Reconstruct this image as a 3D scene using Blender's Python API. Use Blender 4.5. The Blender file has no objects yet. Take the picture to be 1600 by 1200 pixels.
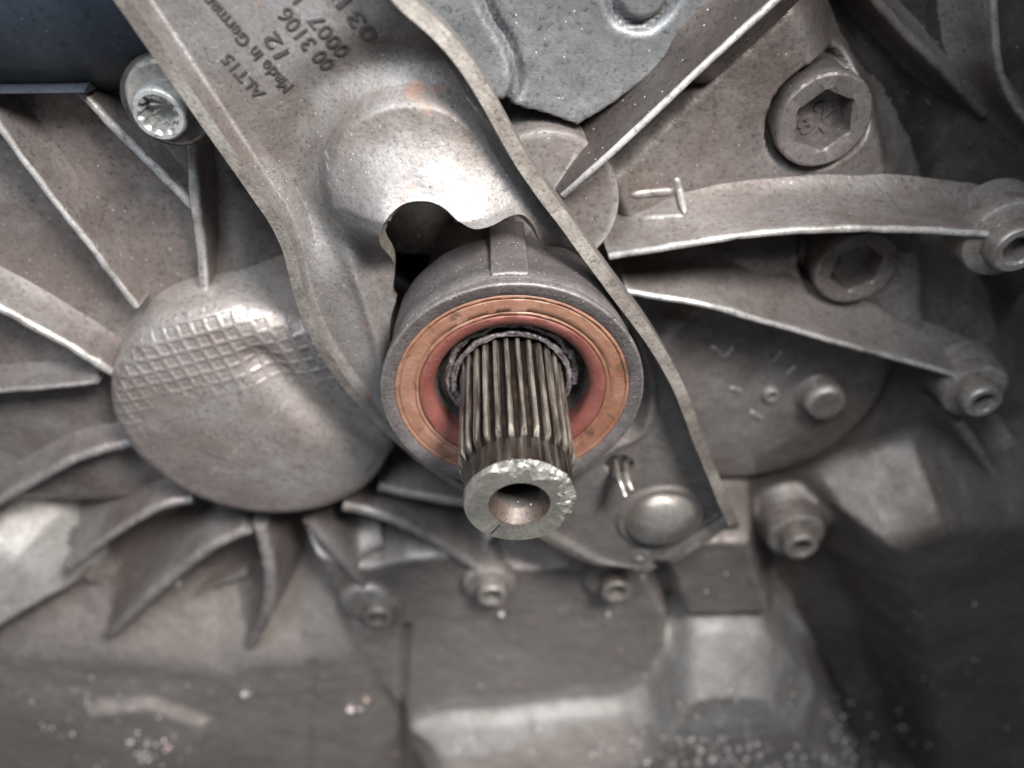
import bpy, math, random
import numpy as np
from mathutils import Vector, Matrix

# ------------------------------------------------------------------ camera, world, lamps
S = 0.17                      # metres per modelling unit (lens to seal distance)
F_PX = 1155.0                 # focal length in photo pixels (1600 wide)
PITCH, YAW = math.radians(39.0), math.radians(2.3)
FWD = np.array([math.sin(YAW)*math.cos(PITCH), math.cos(YAW)*math.cos(PITCH), -math.sin(PITCH)])
RGT = np.array([math.cos(YAW), -math.sin(YAW), 0.0])
UPV = np.cross(RGT, FWD)
CAM = -(FWD + RGT*(1/F_PX) + UPV*(-20/F_PX))      # seal centre is the origin, axis along -y

def P(px, py, Y):
    """photo pixel -> point on the upright plane y = Y (modelling units)"""
    d = FWD + RGT*((px-800)/F_PX) + UPV*((600-py)/F_PX)
    t = (Y-CAM[1])/d[1]
    return CAM + d*t

def SC(px, py, Y):
    """units per pixel there (horizontal)"""
    return float(np.dot(P(px, py, Y)-CAM, FWD))/F_PX

scene = bpy.context.scene
COL = scene.collection
cam_d = bpy.data.cameras.new('camera'); cam = bpy.data.objects.new('camera', cam_d); COL.objects.link(cam)
M = Matrix(((RGT[0], UPV[0], -FWD[0]), (RGT[1], UPV[1], -FWD[1]), (RGT[2], UPV[2], -FWD[2]))).to_4x4()
M.translation = Vector(CAM*S)
cam.matrix_world = M
cam_d.sensor_width = 36.0; cam_d.lens = 36.0*F_PX/1600.0
cam_d.clip_start = 0.005; cam_d.clip_end = 20
cam_d.dof.use_dof = True; cam_d.dof.focus_distance = 0.93*S; cam_d.dof.aperture_fstop = 7.5
scene.camera = cam

w = bpy.data.worlds.new('World'); scene.world = w; w.use_nodes = True
bg = w.node_tree.nodes['Background']
bg.inputs[0].default_value = (0.70, 0.74, 0.82, 1); bg.inputs[1].default_value = 0.125
scene.view_settings.view_transform = 'Standard'; scene.view_settings.look = 'None'
scene.view_settings.exposure = 0.0; scene.view_settings.gamma = 1.0

def look_at(o, tgt):
    d = Vector(tgt)*S - o.location
    o.rotation_euler = d.to_track_quat('-Z', 'Y').to_euler()

def area(name, loc, tgt, size, power, col, size_y=None, spread=180):
    l = bpy.data.lights.new(name, 'AREA'); l.energy = power; l.color = col
    l.shape = 'RECTANGLE' if size_y else 'DISK'; l.size = size*S
    if size_y: l.size_y = size_y*S
    l.spread = math.radians(spread)
    o = bpy.data.objects.new(name, l); COL.objects.link(o)
    o.location = Vector(loc)*S; look_at(o, tgt)
    return o

def spot(name, loc, tgt, power, col, ang, blend, rad):
    l = bpy.data.lights.new(name, 'SPOT'); l.energy = power; l.color = col
    l.spot_size = math.radians(ang); l.spot_blend = blend; l.shadow_soft_size = rad*S
    o = bpy.data.objects.new(name, l); COL.objects.link(o)
    o.location = Vector(loc)*S; look_at(o, tgt)
    return o

TORCH = CAM+RGT*.55+UPV*.55-FWD*.55
spot('torch', TORCH, (-0.36, 0.1, -0.50), 12.8, (1.0, 0.948, 0.895), 63, 1.0, 0.24)
area('cool_fill', (-0.5, -0.9, 1.6), (-0.1, 0.2, -0.3), 0.8, 1.3, (0.84, 0.92, 1.0))  # added cool fill light from the upper left

# ------------------------------------------------------------------ maths helpers
def sstep(a, b, x):
    t = np.clip((x-a)/(b-a), 0, 1); return t*t*(3-2*t)

def vnoise(x, y, seed=0):
    xi = np.floor(x).astype(np.int64); yi = np.floor(y).astype(np.int64)
    xf = x-xi; yf = y-yi
    def h(a, b):
        n = (a*374761393 + b*668265263 + seed*1442695041) & 0xffffffff
        n = ((n ^ (n >> 13))*1274126177) & 0xffffffff
        n = n ^ (n >> 16)
        return (n & 0xffff)/65535.0
    u = xf*xf*(3-2*xf); v = yf*yf*(3-2*yf)
    return (h(xi, yi)*(1-u)+h(xi+1, yi)*u)*(1-v) + (h(xi, yi+1)*(1-u)+h(xi+1, yi+1)*u)*v - 0.5

def fbm(x, y, seed=0, o=4):
    r = 0*x; a = 1.0
    for k in range(o):
        r = r + a*vnoise(x, y, seed+k*17); x = x*2.03+3.1; y = y*2.03+1.7; a *= 0.5
    return r

def catmull(pts, n):
    pts = np.asarray(pts, float)
    if len(pts) == 2:
        t = np.linspace(0, 1, n)[:, None]; return pts[0]*(1-t)+pts[1]*t
    p = np.vstack([2*pts[0]-pts[1], pts, 2*pts[-1]-pts[-2]])
    seg = len(pts)-1
    u = np.linspace(0, seg-1e-9, n); i = u.astype(int); t = (u-i)[:, None]
    p0, p1, p2, p3 = p[i], p[i+1], p[i+2], p[i+3]
    return 0.5*((2*p1)+(-p0+p2)*t+(2*p0-5*p1+4*p2-p3)*t*t+(-p0+3*p1-3*p2+p3)*t**3)

def poly_sdf(x, z, poly):
    poly = np.asarray(poly, float); d = np.full(x.shape, 1e18); ins = np.zeros(x.shape, bool)
    n = len(poly)
    for i in range(n):
        a = poly[i]; b = poly[(i+1) % n]
        ex, ez = b-a; wx = x-a[0]; wz = z-a[1]
        t = np.clip((wx*ex+wz*ez)/(ex*ex+ez*ez+1e-18), 0, 1)
        d = np.minimum(d, (wx-ex*t)**2+(wz-ez*t)**2)
        c = (a[1] > z) != (b[1] > z)
        ins ^= c & (x < (b[0]-a[0])*(z-a[1])/((b[1]-a[1]) if b[1] != a[1] else 1e-18)+a[0])
    d = np.sqrt(d); return np.where(ins, -d, d)

def line_dist(x, z, pts):
    d = np.full(x.shape, 1e18)
    for a, b in zip(pts[:-1], pts[1:]):
        ex, ez = b[0]-a[0], b[1]-a[1]; wx = x-a[0]; wz = z-a[1]
        t = np.clip((wx*ex+wz*ez)/(ex*ex+ez*ez+1e-18), 0, 1)
        d = np.minimum(d, (wx-ex*t)**2+(wz-ez*t)**2)
    return np.sqrt(d)

def xz(poly, Y):
    return [tuple(P(a, b, Y)[[0, 2]]) for a, b in poly]

# ------------------------------------------------------------------ object helpers
def tag(o, label=None, cat=None, group=None, kind=None):
    if label: o['label'] = label
    if cat: o['category'] = cat
    if group: o['group'] = group
    if kind: o['kind'] = kind
    return o

def thing(name, loc, label, cat, group=None):
    o = bpy.data.objects.new(name, None); COL.objects.link(o)
    o.location = Vector([float(c) for c in loc])*S; o.empty_display_size = 0.01
    return tag(o, label, cat, group)

def mk(name, V, F, mat, parent=None, smooth=True, sharp=40, raw=False):
    V = np.asarray(V, float)*(1 if raw else S)
    if parent is not None:
        off = np.array(parent.matrix_basis.translation)
        q = parent
        while q.parent: q = q.parent; off = off+np.array(q.matrix_basis.translation)
        V = V-off
    me = bpy.data.meshes.new(name); me.from_pydata(V.tolist(), [], [tuple(int(i) for i in f) for f in F])
    me.update()
    if smooth:
        me.polygons.foreach_set('use_smooth', [True]*len(me.polygons))
        if sharp: me.set_sharp_from_angle(angle=math.radians(sharp))
    if mat: me.materials.append(mat)
    o = bpy.data.objects.new(name, me); COL.objects.link(o)
    if parent is not None: o.parent = parent
    return o

def gridf(n, m, wrap_m=False, base=0, flip=False):
    F = []
    mm = m if wrap_m else m-1
    for i in range(n-1):
        for j in range(mm):
            a = base+i*m+j; b = base+i*m+(j+1) % m; c = b+m; d = a+m
            F.append((d, c, b, a) if flip else (a, b, c, d))
    return F

def fix_normals(o):
    import bmesh
    bm = bmesh.new(); bm.from_mesh(o.data); bmesh.ops.recalc_face_normals(bm, faces=bm.faces)
    bm.to_mesh(o.data); bm.free(); return o

def lathe(center, prof, n=64, mod=None, noise=0.0, seed=0):
    """prof rows (r, y[, kind]); axis along y through center; kind -> mod[kind](theta) multiplies r"""
    th = np.linspace(0, 2*math.pi, n, endpoint=False)
    V = []
    for k, row in enumerate(prof):
        r, y = row[0], row[1]; kind = row[2] if len(row) > 2 else None
        f = mod[kind](th) if kind else 1.0
        rr = r*f*np.ones(n)
        yy = np.full(n, float(y))
        if noise:
            nn = fbm(np.cos(th)*4+10+k*.35, np.sin(th)*4+10, seed)
            rr = rr+noise*nn*min(1, r/.03); yy = yy+min(1, r/.03)*noise*0.6*fbm(np.cos(th)*5+30, np.sin(th)*5+k*.3+30, seed+5)
        V.append(np.stack([center[0]+rr*np.cos(th), center[1]+yy, center[2]+rr*np.sin(th)], 1))
    V = np.concatenate(V); F = gridf(len(prof), n, True)
    return V, F

def lathe_obj(name, center, prof, mat, parent, n=64, mod=None, noise=0, seed=0, sharp=35):
    V, F = lathe(center, prof, n, mod, noise, seed)
    F = list(F)
    return fix_normals(mk(name, V, F, mat, parent, sharp=sharp))

def hexmod(th, rot=0.0):
    a = (th+rot) % (math.pi/3)-math.pi/6
    return 0.93/np.cos(a)
def starmod(th): return 1+0.10*np.cos(12*th)
MOD = {'hex': hexmod, 'star': starmod}

# ------------------------------------------------------------------ materials
def new_mat(name):
    m = bpy.data.materials.new(name); m.use_nodes = True
    nt = m.node_tree; return m, nt, nt.nodes['Principled BSDF']

class N:
    def __init__(s, nt): s.nt = nt
    def node(s, t, **kw):
        n = s.nt.nodes.new(t)
        for k, v in kw.items(): setattr(n, k, v)
        return n
    def link(s, a, b): s.nt.links.new(a, b)
    def coord(s):
        tc = s.node('ShaderNodeTexCoord'); oi = s.node('ShaderNodeObjectInfo')
        va = s.node('ShaderNodeVectorMath', operation='ADD')
        s.link(tc.outputs['Object'], va.inputs[0]); s.link(oi.outputs['Random'], va.inputs[1])
        return va.outputs[0]
    def noise(s, co, scale, detail=5, rough=0.55, dist=0.0):
        n = s.node('ShaderNodeTexNoise'); n.inputs['Scale'].default_value = scale
        n.inputs['Detail'].default_value = detail; n.inputs['Roughness'].default_value = rough
        n.inputs['Distortion'].default_value = dist; s.link(co, n.inputs['Vector']); return n.outputs['Fac']
    def ramp(s, fac, stops):
        r = s.node('ShaderNodeValToRGB'); cr = r.color_ramp
        while len(cr.elements) < len(stops): cr.elements.new(0.5)
        for e, (p, c) in zip(cr.elements, stops):
            e.position = p; e.color = (*c, 1) if len(c) == 3 else c
        s.link(fac, r.inputs[0]); return r.outputs[0]
    def mix(s, fac, a, b, blend='MIX'):
        m = s.node('ShaderNodeMix', data_type='RGBA', blend_type=blend)
        for v, i in ((fac, 0), (a, 6), (b, 7)):
            if hasattr(v, 'links') or hasattr(v, 'is_linked'): s.link(v, m.inputs[i])
            elif isinstance(v, (int, float)): m.inputs[i].default_value = v
            else: m.inputs[i].default_value = (*v, 1)
        return m.outputs[2]
    def math(s, op, a, b=0.0, clamp=False):
        m = s.node('ShaderNodeMath', operation=op); m.use_clamp = clamp
        for v, i in ((a, 0), (b, 1)):
            if hasattr(v, 'is_linked'): s.link(v, m.inputs[i])
            else: m.inputs[i].default_value = v
        return m.outputs[0]
    def bump(s, h, strength, dist):
        b = s.node('ShaderNodeBump'); b.inputs['Strength'].default_value = strength
        b.inputs['Distance'].default_value = dist; s.link(h, b.inputs['Height']); return b.outputs[0]

def g3(v): return (v, v, v)

def cast_mat(name, dust, bare, patch=28, cover=(0.42, 0.62), edge=0.45, metal=0.55, rough=(0.42, 0.54),
             grain=900, bump=0.35, speck=0.5, spot_col=None, low=None):
    m, nt, b = new_mat(name); n = N(nt); co = n.coord()
    big = n.noise(co, patch, 6, 0.62, 0.4)
    fac = n.ramp(big, [(cover[0], g3(0)), (cover[1], g3(1))])
    fine = n.noise(co, grain, 3, 0.6)
    mid = n.noise(co, grain*0.22, 5, 0.65)
    fac2 = n.math('ADD', n.math('MULTIPLY', fac, 0.8), n.math('MULTIPLY', n.math('SUBTRACT', mid, 0.5), 0.9), True)
    col = n.mix(fac2, dust, bare)
    if low:                                   # pale dust settled on the lower casing
        tc = n.node('ShaderNodeTexCoord'); sp3 = n.node('ShaderNodeSeparateXYZ'); n.link(tc.outputs['Object'], sp3.inputs[0])
        zz = n.math('ADD', sp3.outputs[2], n.math('MULTIPLY', n.math('SUBTRACT', big, 0.5), .05))
        mr = n.node('ShaderNodeMapRange'); mr.inputs[1].default_value = low[0]; mr.inputs[2].default_value = low[1]; n.link(zz, mr.inputs[0])
        col = n.mix(n.math('MULTIPLY', mr.outputs[0], 0.9), col, low[2])
    if edge > 0:
        geo = n.node('ShaderNodeNewGeometry')
        e = n.ramp(geo.outputs['Pointiness'], [(0.515, g3(0)), (0.56, g3(1))])
        e = n.math('MULTIPLY', e, n.math('MULTIPLY', n.ramp(mid, [(0.32, g3(0.25)), (0.6, g3(1))]), edge))
        col = n.mix(e, col, tuple(min(1, c*1.25+0.06) for c in bare))
    gr = n.math('ADD', n.math('MULTIPLY', fine, 0.75), n.math('MULTIPLY', n.noise(co, grain*0.5, 4, 0.7), 0.75))
    gr = n.math('ADD', gr, n.math('MULTIPLY', n.noise(co, patch*2.7, 4, 0.6, 0.5), 0.7))
    gv = n.node('ShaderNodeCombineColor')
    for i_ in range(3): n.link(n.math('MULTIPLY', gr, 0.90), gv.inputs[i_])
    col = n.mix(0.62, col, gv.outputs[0], 'MULTIPLY')
    # dark pits and oily grains
    pit = n.ramp(fine, [(0.30, g3(1)), (0.42, g3(0))])
    col = n.mix(n.math('MULTIPLY', pit, 0.55), col, tuple(c*0.3 for c in dust))
    # glittering bare grains
    vor = n.node('ShaderNodeTexVoronoi'); vor.inputs['Scale'].default_value = grain*1.3; n.link(co, vor.inputs['Vector'])
    sx = n.node('ShaderNodeSeparateColor'); n.link(vor.outputs['Color'], sx.inputs[0])
    sp = n.math('MULTIPLY', n.math('LESS_THAN', vor.outputs['Distance'], 0.24), n.math('GREATER_THAN', sx.outputs[0], 0.97))
    col = n.mix(n.math('MULTIPLY', sp, speck), col, (0.85, 0.80, 0.78))
    if spot_col:
        sn = n.noise(co, patch*3.2, 3, 0.5)
        col = n.mix(n.math('MULTIPLY', n.ramp(sn, [(0.66, g3(0)), (0.72, g3(1))]), 0.55), col, spot_col)
    n.link(col, b.inputs['Base Color'])
    n.link(n.math('SUBTRACT', n.math('MULTIPLY', n.math('SUBTRACT', 1.0, fac2), rough[1]-rough[0]), -rough[0]), b.inputs['Roughness'])
    b.inputs['Metallic'].default_value = metal
    h = n.math('ADD', n.math('MULTIPLY', fine, 0.5), n.math('MULTIPLY', mid, 1.0))
    n.link(n.bump(h, bump, 0.0006), b.inputs['Normal'])
    return m

CAST = cast_mat('cast_aluminium', (0.185, 0.155, 0.143), (0.36, 0.35, 0.345), patch=26, cover=(0.40, 0.70), bump=0.5,
                low=(float(P(300, 880, .24)[2])*S, float(P(300, 1060, .22)[2])*S, (0.42, 0.38, 0.355)))
CASTR = cast_mat('cast_aluminium_rib', (0.19, 0.16, 0.148), (0.36, 0.345, 0.335), patch=26, cover=(0.40, 0.70), edge=0.7, bump=0.45)
CASTD = cast_mat('cast_aluminium_grimy', (0.085, 0.07, 0.063), (0.15, 0.13, 0.12), patch=40, cover=(0.4, 0.7), edge=0.3, speck=0.8)
CREST = cast_mat('pale_crest_aluminium', (0.24, 0.215, 0.20), (0.62, 0.615, 0.60), patch=50, cover=(0.34, 0.62), edge=0.3, metal=0.5, rough=(0.3, 0.45), bump=0.3, speck=0.3)  # paler aluminium for the rib crest faces
LITBARE = cast_mat('lit_bare_aluminium', (0.29, 0.268, 0.255), (0.45, 0.44, 0.425), patch=45, cover=(0.3, 0.65), edge=0.2, metal=0.25, rough=(0.55, 0.65), bump=0.6)  # bare aluminium made paler to paint light onto slopes
DUSTY = cast_mat('dusty_pale_casting', (0.245, 0.212, 0.197), (0.40, 0.38, 0.365), patch=26, cover=(0.38, 0.7), edge=0.2, metal=0.3, bump=0.6)
PLUGM = cast_mat('brown_plug_steel', (0.125, 0.105, 0.096), (0.185, 0.165, 0.155), patch=60, edge=0.4, metal=0.4, bump=0.3)
MARKM = cast_mat('rubbed_cast_marks', (0.22, 0.195, 0.18), (0.44, 0.43, 0.42), patch=60, cover=(0.36, 0.6), edge=0.3, bump=0.5)
COVER = cast_mat('cast_aluminium_round_cover', (0.265, 0.228, 0.210), (0.37, 0.345, 0.33), patch=45, edge=0.5, bump=0.35)
GREYPL = cast_mat('grey_plate_casting', (0.14, 0.142, 0.146), (0.22, 0.224, 0.228), patch=60, edge=0.6, bump=0.3)
STEEL = cast_mat('bracket_steel', (0.125, 0.108, 0.098), (0.205, 0.20, 0.20), patch=30, cover=(0.4, 0.62), edge=0.75,
                 metal=0.36, rough=(0.46, 0.56), grain=1300, bump=0.35, speck=0.35, spot_col=(0.25, 0.13, 0.09))
DOMEM = cast_mat('rubbed_steel_dome', (0.26, 0.23, 0.205), (0.46, 0.45, 0.43), patch=60, edge=0, metal=0.75, rough=(0.33, 0.42), grain=1300, bump=0.2, speck=0.2)
RIMM = cast_mat('bracket_rubbed_edge', (0.19, 0.165, 0.148), (0.40, 0.375, 0.335), patch=55, cover=(0.42, 0.62), edge=0.2, metal=0.5, rough=(0.4, 0.5), grain=1300, bump=0.5, speck=0.2)
STEELT = cast_mat('bracket_steel_lettering', (0.108, 0.094, 0.086), (0.18, 0.176, 0.176), patch=30, cover=(0.4, 0.62), edge=0, metal=0.75, rough=(0.36, 0.48), grain=1300, bump=0.2, speck=0.2)
DARKC = cast_mat('dark_cover_plastic', (0.018, 0.023, 0.032), (0.036, 0.043, 0.055), patch=40, edge=0.1, metal=0.0, rough=(0.4, 0.55), speck=0.05, bump=0.15)
OILSHADE = cast_mat('oil_and_shade_casting', (0.055, 0.048, 0.043), (0.13, 0.12, 0.11), patch=30, edge=0.5, speck=0.6)  # dark oily parts, and painted shade in deep holes
LOWC = cast_mat('dark_lower_casting', (0.125, 0.107, 0.095), (0.21, 0.19, 0.175), patch=30, cover=(0.4, 0.7), edge=0.4, speck=0.6)
CARR = cast_mat('seal_carrier_iron', (0.080, 0.070, 0.070), (0.145, 0.132, 0.132), patch=80, edge=0.5, metal=0.4, grain=1700, bump=0.45, speck=0.8)
BOLT = cast_mat('bolt_steel', (0.15, 0.125, 0.11), (0.30, 0.28, 0.26), patch=90, edge=0.6, metal=0.5, bump=0.2)
BOLTB = cast_mat('bolt_bright_zinc', (0.24, 0.24, 0.235), (0.42, 0.425, 0.42), patch=150, edge=0.5, metal=0.6, rough=(0.3, 0.45), bump=0.15)

def shaft_mat():
    m, nt, b = new_mat('worn_spline_steel'); n = N(nt)
    tc = n.node('ShaderNodeTexCoord'); mp = n.node('ShaderNodeMapping'); mp.inputs['Scale'].default_value = (1, 0.08, 1)
    n.link(tc.outputs['Object'], mp.inputs['Vector'])
    st = n.noise(mp.outputs[0], 900, 4, 0.6); bl = n.noise(tc.outputs['Object'], 160, 5, 0.6)
    fn = n.noise(tc.outputs['Object'], 1600, 3, 0.6)
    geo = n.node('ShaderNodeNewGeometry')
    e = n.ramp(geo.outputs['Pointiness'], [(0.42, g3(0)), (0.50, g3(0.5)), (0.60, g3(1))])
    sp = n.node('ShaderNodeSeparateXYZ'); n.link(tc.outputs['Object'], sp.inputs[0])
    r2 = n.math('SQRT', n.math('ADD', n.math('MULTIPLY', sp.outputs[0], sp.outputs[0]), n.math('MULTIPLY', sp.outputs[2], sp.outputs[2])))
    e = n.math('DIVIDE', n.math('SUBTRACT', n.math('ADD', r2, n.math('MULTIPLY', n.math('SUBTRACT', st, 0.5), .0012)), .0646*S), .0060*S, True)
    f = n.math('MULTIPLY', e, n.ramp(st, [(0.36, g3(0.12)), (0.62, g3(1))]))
    col = n.mix(f, (0.016, 0.012, 0.010), (0.30, 0.265, 0.228))  # groove floors blackened by radius: grease plus painted shade
    col = n.mix(n.math('MULTIPLY', n.ramp(bl, [(0.5, g3(0)), (0.68, g3(1))]), 0.6), col, (0.06, 0.042, 0.03))
    n.link(col, b.inputs['Base Color']); b.inputs['Metallic'].default_value = 0.65
    n.link(n.ramp(bl, [(0.3, g3(0.30)), (0.7, g3(0.52))]), b.inputs['Roughness'])
    n.link(n.bump(n.math('ADD', st, fn), 0.25, 0.0004), b.inputs['Normal'])
    return m
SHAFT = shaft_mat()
FACE = cast_mat('cut_steel_face', (0.115, 0.112, 0.10), (0.19, 0.185, 0.168), patch=120, edge=0.3, metal=0.4, rough=(0.40, 0.52), grain=2200, bump=0.15, speck=0.0)
BROKE = cast_mat('fractured_steel', (0.15, 0.145, 0.13), (0.31, 0.305, 0.29), patch=260, edge=0.5, metal=0.5, rough=(0.34, 0.5), grain=1500, bump=0.7, speck=0.3)
BORE = cast_mat('rusty_bore', (0.04, 0.028, 0.022), (0.075, 0.056, 0.046), patch=120, edge=0.2, metal=0.2, speck=0.1)

def rubber_mat(name, a, bcol, dark, rough=0.5, sc=90):
    m, nt, b = new_mat(name); n = N(nt); co = n.coord()
    f = n.noise(co, sc, 6, 0.65); g = n.noise(co, sc*9, 4, 0.6); k = n.noise(co, sc*2.3, 4, 0.7, 0.6)
    col = n.mix(n.ramp(f, [(0.35, g3(0)), (0.65, g3(1))]), a, bcol)
    col = n.mix(n.math('MULTIPLY', n.ramp(k, [(0.54, g3(0)), (0.66, g3(1))]), 0.7), col, dark)
    col = n.mix(n.math('MULTIPLY', n.ramp(g, [(0.66, g3(0)), (0.72, g3(1))]), 0.2), col, (0.6, 0.42, 0.34))
    n.link(col, b.inputs['Base Color']); b.inputs['Roughness'].default_value = rough
    n.link(n.bump(n.math('ADD', g, f), 0.35, 0.0004), b.inputs['Normal'])
    return m
ORANGE = rubber_mat('orange_brown_rubber', (0.15, 0.068, 0.042), (0.21, 0.115, 0.08), (0.055, 0.033, 0.024), 0.45)
RED = rubber_mat('brick_red_rubber', (0.115, 0.036, 0.029), (0.15, 0.055, 0.044), (0.16, 0.045, 0.035), 0.55, 140)
GUNK = cast_mat('torn_greasy_metal', (0.07, 0.05, 0.053), (0.24, 0.215, 0.225), patch=220, edge=0.8, metal=0.5, rough=(0.16, 0.4), grain=1300, bump=0.8, speck=0.3)

def plain(name, col, rough=0.5, metal=0.0):
    m, nt, b = new_mat(name); b.inputs['Base Color'].default_value = (*col, 1)
    b.inputs['Roughness'].default_value = rough; b.inputs['Metallic'].default_value = metal; return m
INK = plain('dark_groove', (0.01, 0.009, 0.008), 0.8)
WIRE = cast_mat('spring_wire', (0.22, 0.20, 0.185), (0.5, 0.48, 0.46), patch=200, edge=0.2, metal=0.7, rough=(0.25, 0.4), bump=0.1)

def grit_mat():
    m, nt, b = new_mat('pale_grit'); n = N(nt); geo = n.node('ShaderNodeNewGeometry')
    c = n.ramp(geo.outputs['Random Per Island'], [(0.0, (0.30, 0.29, 0.28)), (0.45, (0.55, 0.54, 0.53)), (0.8, (0.8, 0.78, 0.77)), (0.9, (0.75, 0.45, 0.45)), (1.0, (0.72, 0.62, 0.5))])
    n.link(c, b.inputs['Base Color']); b.inputs['Roughness'].default_value = 0.4; return m
GRIT = grit_mat()

# ------------------------------------------------------------------ the housing wall (relief over x, z)
X0, X1, Z0, Z1, ST = -1.55, 1.75, -2.5, 0.70, 0.0055
gx = np.arange(X0, X1, ST); gz = np.arange(Z0, Z1, ST)
GX, GZ = np.meshgrid(gx, gz)
BASE = 0.34
G = np.full(GX.shape, BASE)
def plateau(poly, Y, wd, tilt=None):
    global G
    sd = poly_sdf(GX, GZ, xz(poly, Y)) + 0.006*fbm(GX*14, GZ*14, 3, 3)
    m = sstep(wd*0.5, -wd*0.5, sd)
    lev = Y if tilt is None else Y+tilt(GX, GZ)
    G = G*(1-m)+lev*m
def disc(px, py, rpx, Y, wd):
    global G
    c = P(px, py, Y); r = rpx*SC(px, py, Y)
    m = sstep(wd*0.5, -wd*0.5, np.hypot(GX-c[0], GZ-c[2])-r)
    G = G*(1-m)+Y*m
def groove(pts, Y, wd, dep):
    global G
    d = line_dist(GX, GZ, xz(pts, Y)); G = G+dep*np.exp(-(d/wd)**2)


plateau([(925, 275), (1235, -30), (1390, 10), (1405, 285), (985, 400)], 0.252, 0.06)
plateau([(985, 405), (1450, 375), (1460, 560), (1010, 465)], 0.28, 0.05)
PLATE = [(600, -260), (1460, -260), (1215, -15), (1100, 75), (905, 208), (800, 178), (600, 100)]
plateau(PLATE, 0.20, 0.022)
plateau([(-500, -300), (300, -300), (420, 300), (420, 760), (250, 800), (-500, 800)], 0.262, 0.12)
disc(1190, 610, 205, 0.30, 0.05)
disc(1292, 634, 33, 0.262, 0.014)
plateau([(1225, -80), (1262, 20), (1345, 110), (1392, 205), (1412, 290), (1470, 330), (1600, 560), (2200, 600), (2200, -300), (1225, -300)], 0.46, 0.14)
plateau([(470, 850), (560, 880), (700, 862), (760, 880), (890, 880), (1020, 900), (1050, 960), (1052, 1010), (1036, 1062), (990, 1094), (850, 1110), (640, 1145), (560, 1010)], 0.225, 0.05)
plateau([(-500, 985), (170, 985), (330, 1000), (450, 985), (560, 960), (632, 965), (640, 1500), (-500, 1500)], 0.215, 0.28)
_tl = xz([(-500, 815), (0, 820), (60, 845), (100, 890), (125, 935)], .24)
_sd = poly_sdf(GX, GZ, _tl+xz([(95, 985), (0, 1012), (-500, 1020)], .15)); _dl = line_dist(GX, GZ, _tl)
_m = sstep(.05, -.05, _sd); G = G*(1-_m)+_m*(.25-.10*np.clip((_dl+.02)/.20, 0, 1))
plateau([(1036, 890), (1062, 835), (1188, 835), (1196, 880), (1222, 965), (1062, 968)], 0.19, 0.06)
TOPL = xz([(600, 1152), (640, 1143), (700, 1124), (850, 1108), (990, 1093), (1036, 1062), (1052, 1010), (1047, 965), (1064, 958), (1205, 962)], 0.21)
sdp = poly_sdf(GX, GZ, TOPL+xz([(1300, 1078), (1420, 1560), (600, 1560)], 0.16))
ztp = xz([(600, 1148), (700, 1124), (850, 1108), (980, 1094), (1022, 1072), (1042, 1035), (1052, 990), (1075, 966), (1130, 960), (1195, 964), (1225, 1000), (1300, 1085), (1420, 1250)], .21)
xs_ = np.array([a for a, b in ztp]); zs_ = np.array([b for a, b in ztp])
zt1 = np.interp(gx, xs_, zs_); ker = np.exp(-(np.arange(-8, 9)/4.0)**2); ker /= ker.sum()
zt1 = np.convolve(np.pad(zt1, 8, 'edge'), ker, 'valid')
dl = (zt1[None, :]-GZ)+.010*fbm(GX*9, GZ*9, 6, 3)
sdp = -dl
mm = sstep(.012, -.020, sdp)*sstep(TOPL[1][0]-.06, TOPL[1][0]+.10, GX)*sstep(xs_[-1]+.05, xs_[-1]-.05, GX)
G = G*(1-mm)+mm*(.216-.13*np.clip((dl+.01)/.16, 0, 1)**.85)
plateau([(1226, 872), (1318, 838), (1395, 1010), (1520, 1500), (1420, 1500), (1300, 1060)], 0.36, 0.05)
plateau([(1345, 850), (1480, 800), (2000, 760), (2000, 1600), (1520, 1450), (1420, 1050)], 0.16, 0.16)
plateau([(130, 1115), (230, 1105), (320, 1140), (300, 1400), (60, 1400)], 0.19, 0.04)
disc(1252, 846, 50, .245, .06)
plateau([(540, 240), (830, 240), (830, 560), (560, 560)], .85, .06)
groove(catmull(np.array([(634, 985), (630, 1080), (626, 1200), (626, 1400)]), 24), 0.215, 0.010, 0.035)
groove([(487, 1035), (480, 1120), (474, 1400)], 0.215, 0.014, 0.010)
for _px, _py, _r in ((1289, 190, 80), (1340, 420, 69)):
    _c = P(_px, _py, .235); _d = np.hypot(GX-_c[0], GZ-_c[2]); _q = _r*SC(_px, _py, .245)
    G += .035*sstep(_q*1.10, _q*.98, _d)
groove(catmull(np.array([(735, -60), (765, 20), (795, 70), (808, 110), (806, 140), (788, 168)]), 24), 0.2, 0.0055, 0.016)
cc = xz([(1005, -10)], 0.2)[0]; dd = np.hypot(GX-cc[0], GZ-cc[1]); rr = 46*SC(1005, 0, 0.2)
G += 0.018*np.exp(-((dd-rr)/0.006)**2)-.004*sstep(rr, rr*.8, dd)
G += 0.012*fbm(GX*5, GZ*5, 11, 3)+0.0018*fbm(GX*45, GZ*45, 21, 3)

def Gs(x, z):
    fx = np.clip((np.asarray(x, float)-X0)/ST, 0, len(gx)-1.001); fz = np.clip((np.asarray(z, float)-Z0)/ST, 0, len(gz)-1.001)
    i = fx.astype(int); j = fz.astype(int); u = fx-i; v = fz-j
    return (G[j, i]*(1-u)+G[j, i+1]*u)*(1-v)+(G[j+1, i]*(1-u)+G[j+1, i+1]*u)*v

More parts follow.
